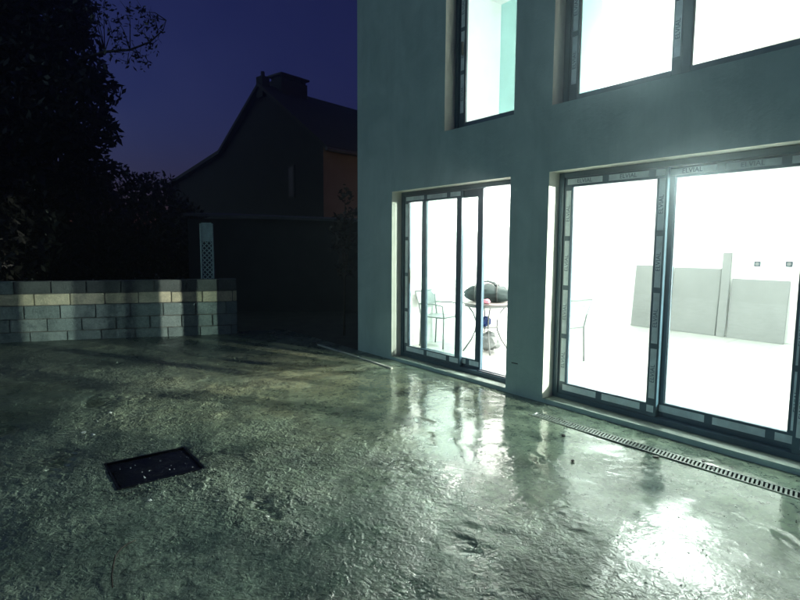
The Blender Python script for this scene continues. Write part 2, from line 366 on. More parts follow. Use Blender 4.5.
# rest of the slab: behind the camera and to the right, plain
tm = MB().add([(-4.6, -12, -0.004), (14, -12, -0.004), (14, -5.2, -0.004), (-4.6, -5.2, -0.004)], [(0, 1, 2, 3)])
tm.add([(7.4, -5.2, -0.004), (14, -5.2, -0.004), (14, 0, -0.004), (7.4, 0, -0.004)], [(0, 1, 2, 3)])
tag(tm.build('terrace_slab', 'terrace'), kind='structure')

# ------------------------------------------------------------------ the house
house = tag(empty('house'), 'grey rendered house with brightly lit sliding doors and upper windows', 'house')
HX, HY, HZ, TW_ = 11.0, 8.0, 6.0, 0.30
D1 = (0.811, 2.790, 0.041, 2.190); D2 = (3.258, 6.26, 0.041, 2.190)
W1 = (1.798, 2.812, 2.789, 4.75); W2 = (3.263, 6.26, 2.789, 4.75)
def holed_wall(x0, x1, z0, z1, holes, y0, y1):
    """one wall sheet with thickness and openings; returns (shell, reveals)"""
    xs_ = sorted({x0, x1, *[q[0] for q in holes], *[q[1] for q in holes]}); zs_ = sorted({z0, z1, *[q[2] for q in holes], *[q[3] for q in holes]})
    inh = lambda a, b_: any(q[0] < a < q[1] and q[2] < b_ < q[3] for q in holes)
    out, inn, rev = MB(), MB(), MB()
    for a, b_ in zip(xs_, xs_[1:]):
        for c_, d_ in zip(zs_, zs_[1:]):
            if inh((a+b_)/2, (c_+d_)/2): continue
            out.add([(a, y0, c_), (b_, y0, c_), (b_, y0, d_), (a, y0, d_)], [(0, 1, 2, 3)])
            inn.add([(a, y1, c_), (b_, y1, c_), (b_, y1, d_), (a, y1, d_)], [(3, 2, 1, 0)])
    for (a, b_, c_, d_) in holes:
        rev.add([(a, y0, c_), (a, y1, c_), (a, y1, d_), (a, y0, d_)], [(0, 1, 2, 3)])
        rev.add([(b_, y0, c_), (b_, y1, c_), (b_, y1, d_), (b_, y0, d_)], [(3, 2, 1, 0)])
        rev.add([(a, y0, d_), (b_, y0, d_), (b_, y1, d_), (a, y1, d_)], [(3, 2, 1, 0)])
        if c_ > 1: rev.add([(a, y0, c_), (b_, y0, c_), (b_, y1, c_), (a, y1, c_)], [(0, 1, 2, 3)])
    return out, inn, rev
def raw(mb, name, m, parent):
    me = bpy.data.meshes.new(name); me.from_pydata(mb.v, [], mb.f); me.materials.append(MT[m]); return link(name, me, parent)
o_, i_, r_ = holed_wall(0, HX, -0.3, HZ, [D1, D2, W1, W2], 0.0, TW_)
raw(o_, 'front_wall', 'render', house); raw(i_, 'inner_plaster', 'inner', house); raw(r_, 'reveal', 'reveal', house)
MB().box(0, TW_, TW_, HY, -0.3, HZ).build('side_wall', 'render', house)
MB().box(HX-TW_, HX, TW_, HY, -0.3, HZ).build('side_wall', 'render', house)
MB().box(TW_, HX-TW_, HY-TW_, HY, -0.3, HZ).build('rear_wall', 'render', house)
MB().box(-0.06, HX+0.06, -0.06, HY+0.06, HZ, HZ+0.12).build('roof', 'shed_roof', house)
MB().box(TW_, HX-TW_, TW_, HY-TW_, -0.1, 0.045).build('floor', 'tiles', house)
MB().box(TW_, HX-TW_, TW_, HY-TW_, 2.5, 2.74).build('storey_slab', 'ceil', house)
MB().box(TW_, HX-TW_, TW_, HY-TW_, 5.3, 5.5).build('upper_ceiling', 'ceil', house)
# inner linings and partitions
MB().box(TW_+.002, TW_+.02, TW_+.002, HY-TW_, 0.045, 2.5).build('wall_lining', 'inner', house)
MB().box(HX-TW_-.02, HX-TW_-.002, TW_+.002, HY-TW_, 0.045, 2.5).build('wall_lining', 'inner', house)
MB().box(TW_+.02, HX-TW_-.02, HY-TW_-.02, HY-TW_-.002, 0.045, 2.5).build('wall_lining', 'inner', house)
back = MB().box(0.95, 9.6, 5.5, 5.65, 0.045, 2.5).build('partition_wall', 'inner', house)
MB().box(TW_+.002, TW_+.02, TW_+.002, 3.6, 2.74, 5.3).build('wall_lining', 'inner', house)
MB().box(TW_+.02, 2.12, 2.5, 2.62, 2.74, 5.3).build('upper_partition', 'turq', house)
MB().box(2.0, 3.55, 3.6, 3.72, 2.74, 5.3).build('upper_partition', 'inner', house)
MB().box(2.0, 2.12, 2.62, 3.6, 2.74, 5.3).build('upper_partition', 'inner', house)
MB().box(3.55, 3.67, 2.9, 3.72, 2.74, 5.3).build('upper_partition', 'beige', house)
MB().box(3.67, HX-TW_-.02, 2.9, 3.02, 2.74, 5.3).build('upper_partition', 'beige', house)
for x, z in ((3.113, 1.245), (3.54, 1.255)):
    sk = MB().box(x-.045, x+.045, 5.485, 5.499, z-.042, z+.042).build('wall_socket', 'alu_dark', house, bevel=0.004)
    MB().lathe([(0.028, 0), (0.026, 0.004)], 14, Matrix.Translation((x, 5.485, z)) @ Matrix.Rotation(R(90), 4, 'X')).build('socket_face', 'board', sk)
dr = MB().box(-0.0+0.34, 0.94, 7.60, 7.66, 0.045, 2.08).build('inner_door', 'beige', house, bevel=0.004)
MB().box(0.80, 0.90, 7.57, 7.59, 1.02, 1.05).build('door_handle', 'alu_dark', dr)
MB().box(2.865, 2.945, -.003, .002, .318, .327, Matrix.Identity(4)).build('scratch', 'cord', house)
# thresholds
def sill(q, nm='threshold'):
    s_ = MB().box(q[0]+.002, q[1]-.002, 0.004, 0.30, -0.05, q[2]-0.001).build(nm, 'sill', house, bevel=0.004)
sill(D1); sill(D2)

TXT = bpy.data.curves.new('film_print', 'FONT'); TXT.body = 'ELVIAL'; TXT.size = 0.062; TXT.align_x = 'CENTER'; TXT.align_y = 'CENTER'
TXT.extrude = 0.0004
to_ = bpy.data.objects.new('film_print', TXT); COL.objects.link(to_)
TME = bpy.data.meshes.new_from_object(to_.evaluated_get(bpy.context.evaluated_depsgraph_get())); TME.materials.clear(); TME.materials.append(MT['ink'])
bpy.data.objects.remove(to_)
def lettering(parent, x, y, z, vertical, s=1.0):
    o = bpy.data.objects.new('lettering', TME); COL.objects.link(o); o.parent = parent
    o.location = (x, y, z); o.rotation_euler = (R(90), R(-90) if vertical else 0, 0); o.scale = (s, s, s)
def film_run(parent, a, b_, y, fixed, vertical, w=0.052, seg=0.42, band=0.045, txt=True, off=0.0):
    """protective film in pieces with dark bands between, along x or z"""
    p = a + off; k = 0
    while p < b_-0.03:
        e = min(p+seg, b_)
        def bx(p0, p1, yy, ww):
            return MB().box(fixed-ww/2, fixed+ww/2, yy-.0012, yy, p0, p1) if vertical else MB().box(p0, p1, yy-.0012, yy, fixed-ww/2, fixed+ww/2)
        bx(p, e, y, w).build('protective_film', 'film', parent)
        if e+band < b_: bx(e+0.001, e+band-0.001, y, w*1.06).build('film_band', 'film_band', parent)
        if txt and e-p > 0.25:
            mid_ = (p+e)/2
            lettering(parent, fixed if vertical else mid_, y-.0018, mid_ if vertical else fixed, vertical, w/0.062)
        p = e+band; k += 1
def frame_ring(x0, x1, z0, z1, y0, y1, l, r, b_, t_):
    mb = MB()
    mb.box(x0, x0+l, y0, y1, z0, z1); mb.box(x1-r, x1, y0, y1, z0, z1)
    mb.box(x0+l, x1-r, y0+.0005, y1-.0005, z0, z0+b_); mb.box(x0+l, x1-r, y0+.0005, y1-.0005, z1-t_, z1)
    return mb
def leaf(parent, x0, x1, z0, z1, y, l=0.085, r=0.085, b_=0.105, t_=0.085, films='lrbt', d=0.042, txt=True):
    frame_ring(x0, x1, z0, z1, y, y+d, l, r, b_, t_).build('leaf_frame', 'alu', parent, bevel=0.0025)
    gp = MB().box(x0+l-.004, x1-r+.004, y+d*.45, y+d*.45+.006, z0+b_-.004, z1-t_+.004)
    gp.build('glass_pane', 'glass', parent)
    MB().box(x0+l, x0+l+.006, y+d*.2, y+d*.44, z0+b_, z1-t_).box(x1-r-.006, x1-r, y+d*.2, y+d*.44, z0+b_, z1-t_).build('gasket', 'alu_dark', parent)
    if 'l' in films: film_run(parent, z0+b_, z1-t_, y, x0+l*.55, True, txt=txt, off=random.uniform(0, .12))
    if 'r' in films: film_run(parent, z0+b_, z1-t_, y, x1-r*.50, True, txt=txt, off=random.uniform(0, .12))
    if 'b' in films: film_run(parent, x0+.02, x1-.02, y, z0+b_*.6, False, w=0.058, seg=.36, band=.06, txt=False, off=.03)
    if 't' in films: film_run(parent, x0+.02, x1-.02, y, z1-t_*.45, False, w=0.052, seg=.36, band=.06, txt=txt, off=.01)
def outer_frame(nm, q, parent, mull=(), f=0.058, bot=0.045):
    x0, x1, z0, z1 = q
    mb = frame_ring(x0+.001, x1-.001, z0+.001, z1-.001, 0.150, 0.275, f, f, bot, 0.050)
    return mb.build(nm, 'alu', parent, bevel=0.003)
# left door: one leaf slid open behind the other, right third stands open
sd1 = outer_frame('sliding_door', D1, house)
leaf(sd1, 0.868, 1.930, 0.088, 2.138, 0.162, films='lbt', txt=False)
leaf(sd1, 1.150, 2.215, 0.088, 2.138, 0.216, films='b', txt=False)
MB().box(2.215, 2.73, 0.17, 0.20, 0.086, 0.098).box(2.215, 2.73, 0.225, 0.255, 0.086, 0.098).build('track', 'alu_dark', sd1)
MB().box(0.985, 1.010, 0.135, 0.160, 1.02, 1.20).build('handle', 'steel', sd1, bevel=0.004)
sd2 = outer_frame('sliding_door', D2, house)
leaf(sd2, 3.316, 4.285, 0.088, 2.138, 0.162, films='lrbt')
leaf(sd2, 4.235, 5.285, 0.088, 2.138, 0.216, films='rbt', b_=0.12)
leaf(sd2, 5.245, 6.200, 0.088, 2.138, 0.162, films='lrbt')
w1 = outer_frame('window', W1, house, bot=0.045)
leaf(w1, W1[0]+.055, W1[1]-.055, W1[2]+.040, W1[3]-.055, 0.165, l=.09, r=.06, b_=.055, t_=.07, films='l')
MB().box(W1[0]+.105, W1[0]+.125, .135, .163, 3.62, 3.76).build('handle', 'steel', w1, bevel=.003)
w2 = outer_frame('window', W2, house, bot=0.045)
leaf(w2, W2[0]+.055, 4.335, W2[2]+.040, W2[3]-.055, 0.165, l=.09, r=.07, b_=.055, t_=.07, films='lr')
leaf(w2, 4.338, 5.30, W2[2]+.040, W2[3]-.055, 0.165, l=.07, r=.07, b_=.055, t_=.07, films='')
leaf(w2, 5.303, W2[1]-.055, W2[2]+.040, W2[3]-.055, 0.165, l=.07, r=.07, b_=.055, t_=.07, films='')

# ------------------------------------------------------------------ lamps and things inside
def bulb(loc, ceil_z, mt, label, r_=0.055):   # r_ = radius of the glowing bulb
    t_ = tag(empty('pendant_bulb', loc), label, 'lamp')
    bm = bmesh.new(); bmesh.ops.create_icosphere(bm, subdivisions=3, radius=r_)
    for q in bm.verts:
        if q.co.z > 0: q.co.z *= 1.25; k = 1-0.35*max(0, q.co.z/r_-0.4); q.co.x *= k; q.co.y *= k
    me = bpy.data.meshes.new('bulb'); bm.to_mesh(me); bm.free(); me.materials.append(MT[mt]); me.shade_smooth()
    link('bulb', me, t_)
    MB().lathe([(0.020, r_*1.22), (0.022, r_*1.22+.05), (0.012, r_*1.22+.07)], 12).build('socket', 'ceil', t_)
    MB().tube([(0, 0, r_*1.22+.06), (0.004, 0, (ceil_z-loc[2])*.6+.05), (0, 0, ceil_z-loc[2]-.001)], 0.004, 6).build('cord', 'ceil', t_)
bulb((3.756, 1.80, 2.156), 2.5, 'bulb', 'glaring bare bulb hanging close behind the wide sliding door', 0.017)
bulb((1.38, 2.05, 2.20), 2.5, 'fill_side', 'added fill bulb hidden from view by the pillar between the two doors', 0.017)  # added out of view, takes over part of the visible bulb's light
bulb((7.6, 3.2, 2.25), 2.5, 'fill_far', 'added unseen fill bulb further right behind the wide sliding door')  # added out of view, raises the bounced light on the terrace
bulb((2.4, 6.7, 2.2), 2.5, 'fill_far', 'added unseen fill bulb in the back room behind the partition')  # added out of view, brightens the back of the room
bulb((2.95, 2.0, 3.84), 5.3, 'bulb_up', 'bare bulb glowing in front of the turquoise wall upstairs')
bulb((5.6, 1.6, 4.7), 5.3, 'bulb_dim', 'bare bulb upstairs near the beige wall')

def board(x0, x1, z1, label, y=5.30, tilt=0.10):
    mb = MB(); mb.add([(x0, y, .046), (x1, y, .046), (x1, y+.03, .046), (x0, y+.03, .046), (x0, y+tilt, z1), (x1, y+tilt, z1), (x1, y+.03+tilt, z1), (x0, y+.03+tilt, z1)],
                      [(0, 1, 5, 4), (1, 2, 6, 5), (2, 3, 7, 6), (3, 0, 4, 7), (4, 5, 6, 7), (3, 2, 1, 0)])
    tag(mb.build('grey_board', 'board', bevel=0.004), label, 'board', 'grey boards leaning on the inner wall')
board(1.16, 1.84, 1.17, 'grey board leaning on the back wall, leftmost of the row')
board(1.87, 2.63, 1.15, 'wide grey board on the back wall, left of the narrow tall one')
board(2.65, 2.78, 1.42, 'narrow tall grey board between two wide ones on the back wall', y=5.28)
board(2.80, 3.60, 1.00, 'grey board on the back wall below the two sockets')

def chair(loc, rz, label):
    t_ = tag(empty('metal_chair', loc, rz), label, 'chair', 'metal chairs around the bistro table')
    r_ = .011
    for s in (-1, 1):
        MB().tube([(.20, s*.19, 0), (.205, s*.19, .44)], r_, 8).build('leg', 'steel', t_, True)
        MB().tube([(-.22, s*.19, 0), (-.20, s*.19, .44), (-.235, s*.20, .62), (-.28, s*.235, .80)], r_, 8).build('leg', 'steel', t_, True)
        MB().tube([(-.225, s*.205, .62), (.05, s*.225, .63), (.20, s*.215, .61), (.205, s*.19, .44)], .010, 8).build('armrest', 'steel', t_, True)
    MB().tube([(.205, -.19, .44), (.205, .19, .44), (-.20, .19, .44), (-.20, -.19, .44), (.205, -.19, .44)], .010, 8).build('seat_rail', 'steel', t_, True)
    MB().box(-.20, .21, -.185, .185, .437, .447).build('seat', 'pale_plastic', t_, bevel=.003)
    bk = MB(); bk.add([(-.232, -.20, .60), (-.232, .20, .60), (-.28, .235, .80), (-.28, -.235, .80), (-.238, -.20, .60), (-.238, .20, .60), (-.286, .235, .80), (-.286, -.235, .80)],
                      [(0, 1, 2, 3), (7, 6, 5, 4), (0, 4, 5, 1), (1, 5, 6, 2), (2, 6, 7, 3), (3, 7, 4, 0)])
    bk.build('backrest', 'pale_plastic', t_)
    MB().tube([(-.28, -.235, .80), (-.28, .235, .80)], r_, 8).build('top_rail', 'steel', t_, True)
chair((0.62, 1.02, .046), R(12), 'slim metal chair behind the closed leaves of the narrower door')
chair((2.28, 1.62, .046), R(176), 'slim metal chair seen through the wide door, near its left edge')

tb = tag(empty('bistro_table', (1.30, 1.28, .046)), 'small round table with bowed metal legs in the open doorway', 'table')
MB().lathe([(.33, .665), (.345, .672), (.345, .685), (.33, .692)], 36).build('table_top', 'tabletop', tb)
MB().lathe([(.31, .63), (.31, .664)], 36).build('apron', 'steel', tb)
for k in range(4):
    a = R(45+90*k+8); ca, sa = math.cos(a), math.sin(a)
    MB().tube([(ca*q, sa*q, z) for q, z in ((.27, .64), (.19, .54), (.145, .42), (.15, .30), (.21, .16), (.32, .0))], .011, 8).build('leg', 'steel', tb, True)
MB().lathe([(.150, .335), (.158, .343), (.150, .351)], 28).build('ring', 'steel', tb)
# holdall bag, lying on the table
bg_ = tag(empty('holdall_bag', (1.30, 1.28, .738)), 'dark green canvas holdall lying on the round table', 'bag')
bm = bmesh.new(); bmesh.ops.create_icosphere(bm, subdivisions=4, radius=1)
from mathutils import noise as mn
for q in bm.verts:
    d = q.co.copy(); p = 2.6
    k = (abs(d.x)**p+abs(d.y)**2.2+abs(d.z)**2.2)**(-1/2.4)
    w = mn.noise(d*3.1)*.10 + mn.noise(d*7)*.045
    q.co = Vector((d.x*k*.315, d.y*k*.15, d.z*k*.125))*(1+w); q.co.z += .115 - .015*abs(d.x)
    q.co.z = max(q.co.z, 0.0)
me = bpy.data.meshes.new('bag_body'); bm.to_mesh(me); bm.free(); me.shade_smooth(); me.materials.append(MT['bag']); link('bag_body', me, bg_)
for y in (-.07, .07):
    MB().tube([(-.13, y, .215), (-.10, y*.8, .262), (0, y*.6, .285), (.09, y*.8, .262), (.14, y, .215)], .011, 8).build('carry_strap', 'bag', bg_, True)
for x in (-.15, .15):
    MB().tube([(x, .158*math.cos(R(a)), .118+.132*math.sin(R(a))) for a in range(-60, 250, 20)], .009, 6).build('webbing', 'cord', bg_, True)
MB().tube([(-.26, 0, .236), (0, -.01, .250), (.26, 0, .236)], .006, 6).build('zip', 'steel', bg_, True)
bg_.rotation_euler.z = R(34)
def lump(name, mt, loc, sc, seed, label, cat, amp=.35):
    bm = bmesh.new(); bmesh.ops.create_icosphere(bm, subdivisions=3, radius=1)
    for q in bm.verts:
        d = q.co.copy(); q.co *= 1+amp*mn.noise(d*1.7+Vector((seed, 0, 0)))+amp*.5*mn.noise(d*4+Vector((0, seed, 0)))
        q.co = Vector((q.co.x*sc[0], q.co.y*sc[1], q.co.z*sc[2]))
    zmin = min(q.co.z for q in bm.verts)
    for q in bm.verts: q.co.z -= zmin
    me = bpy.data.meshes.new(name); bm.to_mesh(me); bm.free(); me.materials.append(MT[mt])
    return tag(link(name, me, None, loc), label, cat)
lump('pink_pouch', 'pink', (1.50, 1.06, .738), (.055, .04, .03), 3.1, 'small crumpled pink pouch beside the holdall on the table', 'pouch')
b1 = lump('blue_plastic_bag', 'blue', (1.30, 1.28, .398), (.075, .06, .07), 5.2, 'blue plastic bag resting below the table top', 'bag')
b1.location = (1.34, 1.22, .395)
lump('pale_plastic_bag', 'pale_plastic', (1.34, 1.30, .047), (.15, .13, .13), 8.8, 'crumpled pale plastic bag on the floor under the table', 'bag')

# ------------------------------------------------------------------ drain along the doors, edging strip
dn = tag(empty('drain_channel', (3.425, -0.35, 0)), 'slotted metal drain channel running along the wide sliding door', 'drain')
LEN = 4.4
MB().box(0, LEN, -.055, .055, -.048, -.044).build('channel', 'channel', dn)
for s in (-1, 1): MB().box(0, LEN, s*.050-.006, s*.050+.006, -.044, .004).build('rail', 'grate', dn)
bar = MB().box(-.0065, .0065, -.0445, .0445, -.014, .003, Matrix.Shear('XZ', 4, (0, 0))).mesh('grate_bar', 'grate')
k = 0; x = .02
while x < 3.1:
    o = link('grate_bar', bar, dn, (x, 0, 0)); o.rotation_euler.z = R(14); x += .0265
rest = MB()
while x < LEN: rest.box(x-.0065, x+.0065, -.0445, .0445, -.014, .003); x += .0265
tag(rest.build('grate_bars', 'grate', dn), kind='stuff')
e = MB(); pts = [(-.69, -.274), (-.2, -.276), (.3, -.288), (.8, -.30), (1.24, -.312)]
for (a, b_), (c_, d_) in zip(pts, pts[1:]):
    e.add([(a, b_-.014, .012), (c_, d_-.014, .012), (c_, d_+.014, .014), (a, b_+.014, .014), (a, b_-.014, -.02), (c_, d_-.014, -.02), (c_, d_+.014, -.02), (a, b_+.014, -.02)],
          [(0, 1, 2, 3), (0, 4, 5, 1), (3, 2, 6, 7), (0, 3, 7, 4), (1, 5, 6, 2)])
tag(e.build('edging_strip', 'white_pvc'), 'thin white strip lying on the concrete before the narrower door', 'strip')

# ------------------------------------------------------------------ inspection cover with wet sheet
cv = tag(empty('inspection_cover', (2.64, -3.365, 0)), 'wet black rectangular cover set in the rough concrete', 'cover')
nn = 14; mb = MB()
for i in range(nn+1):
    for j in range(nn+1):
        u, w = i/nn-.5, j/nn-.5; ed = 1 if i in (0, nn) or j in (0, nn) else 0
        mb.v.append((u*.455+ed*random.uniform(-.010, .010), w*.50+ed*random.uniform(-.010, .010), -.006+.005*mn.noise(Vector((u*5, w*5, 3)))-.006*ed))
for i in range(nn):
    for j in range(nn): mb.f.append((i*(nn+1)+j, (i+1)*(nn+1)+j, (i+1)*(nn+1)+j+1, i*(nn+1)+j+1))
mb.build('plate', 'plate', cv, True)
fr_ = MB().box(-.245, -.231, -.268, .268, -.028, .002).box(.231, .245, -.268, .268, -.028, .002).box(-.231, .231, -.268, -.254, -.028, .0015).box(-.231, .231, .254, .268, -.028, .0015)
fr_.build('rim', 'plate', cv)
dm = bmesh.new(); bmesh.ops.create_icosphere(dm, subdivisions=2, radius=1); dme = bpy.data.meshes.new('water_drop'); dm.to_mesh(dme); dm.free(); dme.shade_smooth(); dme.materials.append(MT['drop'])
for k in range(18):
    s_ = random.choice((.003, .0035, .004, .005, .007))
    o = link('water_drop', dme, cv, (random.uniform(-.21, .21), random.uniform(-.235, .235), -.004)); o.scale = (s_, s_, s_*.6)

# ------------------------------------------------------------------ loose bits on the terrace
def stone_mesh(seed, flat=.6):
    bm = bmesh.new(); bmesh.ops.create_icosphere(bm, subdivisions=1, radius=1)
    for q in bm.verts: q.co *= 1+.55*mn.noise(q.co*1.4+Vector((seed*3.3, 0, 0))); q.co.z *= flat
    me = bpy.data.meshes.new('stone'); bm.to_mesh(me); bm.free(); return me
sm = [stone_mesh(i) for i in range(6)]
for s_ in sm[:3]: s_.materials.append(MT['chip'])
for (x, y, r_, lab) in [(1.685, -3.599, .016, 'pale chip left of the black cover, right one of a close pair'), (1.164, -3.392, .014, 'pale chip farthest beyond the black cover towards the wall'),
                        (1.60, -3.66, .017, 'pale chip left of the black cover, left one of a close pair'), (3.152, -3.508, .012, 'pale chip just in front of the black cover'),
                        (1.36, -3.52, .008, 'tiny pale chip behind the close pair left of the cover'), (2.95, -2.5, .007, 'tiny pale chip on the terrace well right of the black cover'),
                        (.9, -3.0, .008, 'tiny pale chip on the far terrace midway to the block wall'), (3.4, -3.2, .008, 'tiny pale chip to the front right of the black cover')]:
    o = link('stone_chip', random.choice(sm[:3]), None, (x, y, gz(x, y)+r_*.2)); o.scale = (r_*random.uniform(.7, 1.5), r_, r_); o.rotation_euler.z = random.uniform(0, 6)
    tag(o, lab, 'stone chip', 'pale chips scattered on the terrace')
for i, (x, y, lab) in enumerate([(4.62, -.46, 'dark clod against the outer edge of the drain, below the door mullion'), (4.95, -.35, 'dark clod sitting on the drain bars'), (3.95, -.62, 'dark clod on wet concrete near the left end of the drain'),
                                 (4.86, -.27, 'dark clod between the drain and the wide door'), (4.3, -1.0, 'dark clod alone on the wet concrete, farthest from the drain')]):
    r_ = .016; me = sm[3+i % 3]
    if not me.materials: me.materials.append(MT['cord'])
    o = link('dark_clod', me, None, (x, y, max(gz(x, y), 0)+.004)); o.scale = (r_*random.uniform(.7, 1.3), r_, r_); o.rotation_euler.z = random.uniform(0, 6)
    tag(o, lab, 'clod', 'dark clods near the drain')
tw = MB().tube([(3.95, -3.84, .012), (3.87, -3.83, .02), (3.79, -3.81, .022), (3.70, -3.785, .018), (3.64, -3.75, .014), (3.60, -3.71, .008), (3.585, -3.67, .006)], [.003, .0035, .004, .004, .0035, .003, .002], 6)
tag(tw.build('curved_twig', 'bark', None, True), 'thin curved twig on the terrace in front of the black cover', 'twig')
cr = MB()
def crumb(x, y, r_):
    z = gz(x, y); base = [Vector((random.gauss(0, 1), random.gauss(0, 1), random.gauss(0, .7))).normalized()*r_*random.uniform(.6, 1.2) for _ in range(6)]
    o = [(1, 0, 0), (-1, 0, 0), (0, 1, 0), (0, -1, 0), (0, 0, .7), (0, 0, -.7)]
    cr.add([(x+a*r_*random.uniform(.6, 1.3), y+b_*r_*random.uniform(.6, 1.3), z+.3*r_+c_*r_*random.uniform(.6, 1.1)) for a, b_, c_ in o],
           [(0, 2, 4), (2, 1, 4), (1, 3, 4), (3, 0, 4), (2, 0, 5), (1, 2, 5), (3, 1, 5), (0, 3, 5)])
for k in range(260):                                   # spill of mortar round the cover
    a = random.uniform(2.36, 3.02); crumb(random.gauss(2.96, .05), random.uniform(-3.7, -3.05), random.uniform(.003, .011))
for k in range(90): crumb(random.uniform(2.36, 2.95), random.choice((-3.68, -3.06))+random.gauss(0, .03), random.uniform(.003, .008))
for k in range(1500):
    x = random.uniform(0, 6); y = -random.uniform(.3, 4.3)
    if (2.38 < x < 2.9 and -3.65 < y < -3.08) or (y > -.43): continue
    crumb(x, y, random.choice((.002, .003, .003, .004, .006)))
tag(cr.build('mortar_crumbs', 'crumb'), 'grey mortar crumbs scattered over the terrace', 'crumbs', kind='stuff')

# ------------------------------------------------------------------ block wall at the far side of the terrace
bw = tag(empty('block_wall', WA, math.atan2(WD.y, WD.x)), 'low wall of bare concrete blocks along the far terrace edge', 'wall')
rows = [(-.05, .148), (.150, .343), (.345, .553), (.555, .733), (.735, .932)]
WEND = 3.46
MB().box(-2.6, WEND-.01, .025, .175, -.06, .925).build('mortar_core', 'mortar', bw)   # local +y = away from the house
offs = [.05, .30, .0, .18, .36]
for ri, (z0, z1) in enumerate(rows):
    x = -2.6 + offs[ri] - .5
    while x < WEND:
        L = .49 + random.uniform(-.012, .012)
        mt = 'block_cream' if ri == 3 else ('block_cap' if ri == 4 and not (-.6 < x < -.1) else 'block')
        d = random.uniform(-.008, .008); j = random.uniform(.010, .016)
        mb = MB().box(max(x, -2.6)+j/2, min(x+L, WEND)-j/2, d, .20+d, z0+j/2+random.uniform(-.003, .003), z1-j/2+random.uniform(-.003, .003))
        bo = mb.mesh('block', mt, bevel=.007)
        for q in bo.vertices:                          # chipped, uneven faces
            q.co += Vector((mn.noise(q.co*9)*.004, mn.noise(q.co*7+Vector((5, 0, 0)))*.005, mn.noise(q.co*8+Vector((0, 7, 0)))*.004))
        link('block', bo, bw); x += L

# ------------------------------------------------------------------ trellis panel behind the wall
tp = Vector((-2.887, -1.185, 0)); trl = tag(empty('trellis_panel', tp, math.atan2(0.794, 0.608)), 'pale lattice panel standing behind the block wall', 'trellis')
TWD, TZ0, TZ1, TZ2 = .20, 0.5, 1.57, 1.86; xl = -.10; xr = xl+TWD
for x in (xl, xr): MB().box(x-.014, x+.014, -.014, .014, -.06, TZ2).build('post', 'trellis', trl, bevel=.003)
for z in (TZ0, TZ1, TZ2): MB().box(xl+.014, xr-.014, -.012, .012, z-.014, z+.014).build('rail', 'trellis', trl, bevel=.003)
MB().box(xl+.014, xr-.014, -.004, .004, TZ1+.016, TZ2-.016).build('solid_panel', 'trellis', trl)
A0, A1, B0, B1 = xl+.015, xr-.015, TZ0+.015, TZ1-.015
for sgn in (1, -1):
    c0 = -2.0
    while c0 < 3.0:
        # line z = c0 + sgn*(x-A0)
        cand = []
        for x in (A0, A1):
            z = c0+sgn*(x-A0)
            if B0 <= z <= B1: cand.append((x, z))
        for z in (B0, B1):
            x = A0+(z-c0)*sgn
            if A0 < x < A1: cand.append((x, z))
        if len(cand) >= 2:
            (x0, z0), (x1, z1) = cand[0], cand[1]; L = math.hypot(x1-x0, z1-z0)
            if L > .03:
                ang = math.atan2(z1-z0, x1-x0); y = .003*sgn
                MB().box(-L/2, L/2, y-.0028, y+.0028, -.009, .009, Matrix.Translation(((x0+x1)/2, 0, (z0+z1)/2)) @ Matrix.Rotation(-ang, 4, 'Y')).build('slat', 'trellis', trl)
        c0 += .082

# ------------------------------------------------------------------ trees, hedge, shrub
def foliage(clumps, n_per_m3, size, seed, shell=0.55):
    g = np.random.default_rng(seed); V = []; 
    for (x, y, z, r_) in clumps:
        n = int(n_per_m3*r_**2.2)
        d = g.normal(size=(n, 3)); d /= np.linalg.norm(d, axis=1)[:, None]
        rad = r_*(shell+(1.08-shell)*g.random(n)**.6)
        # uneven outline: sub-clumps
        nb = max(6, int(9*r_)+5); bc = g.normal(size=(nb, 3)); bc /= np.linalg.norm(bc, axis=1)[:, None]
        near = (d@bc.T).max(1); rad *= .62+.45*np.clip((near-.55)/.4, 0, 1)
        P = np.array((x, y, z))+d*rad[:, None]
        a = g.normal(size=(n, 3)); a /= np.linalg.norm(a, axis=1)[:, None]
        b_ = np.cross(a, g.normal(size=(n, 3))); b_ /= np.linalg.norm(b_, axis=1)[:, None]
        s = size*(.6+.8*g.random(n))[:, None]
        V.append(np.stack([P-a*s, P+b_*s*.42+a*s*.1, P+a*s, P-b_*s*.42+a*s*.1], 1))
    V = np.concatenate(V); return V
def leaf_mesh(name, V, m):
    n = len(V); me = bpy.data.meshes.new(name); me.vertices.add(n*4); me.vertices.foreach_set('co', V.reshape(-1).astype(np.float32))
    me.loops.add(n*4); me.loops.foreach_set('vertex_index', np.arange(n*4)); me.polygons.add(n); me.polygons.foreach_set('loop_start', np.arange(n)*4)
    me.update(calc_edges=True); me.materials.append(MT[m]); return me
CL = [(-10.41,-4.72,6.65,1.85), (-9.30,-3.24,6.89,1.44), (-8.93,-3.90,4.90,1.67), (-8.11,-2.72,5.57,0.93), (-7.35,-2.76,4.34,0.96), (-7.00,-2.35,4.03,0.64), (-8.26,-3.29,3.35,1.33), (-9.19,-4.53,3.13,1.78), (-8.15,-2.35,3.09,0.69), (-6.94,-2.13,4.87,0.47), (-9.04,-2.85,7.12,1.04), (-7.74,-2.43,6.37,0.48), (-8.42,-3.71,2.03,1.33), (-8.21,-2.58,2.17,1.04), (-11.54,-5.01,8.76,1.93), (-10.22,-3.29,8.78,1.44)]
BR = [(-7.66,-2.68,5.25), (-7.12,-2.27,5.44), (-6.75,-1.95,5.54), (-6.32,-1.55,5.55), (-5.97,-1.23,5.68), (-5.83,-1.00,5.93), (-5.81,-0.94,6.13)]
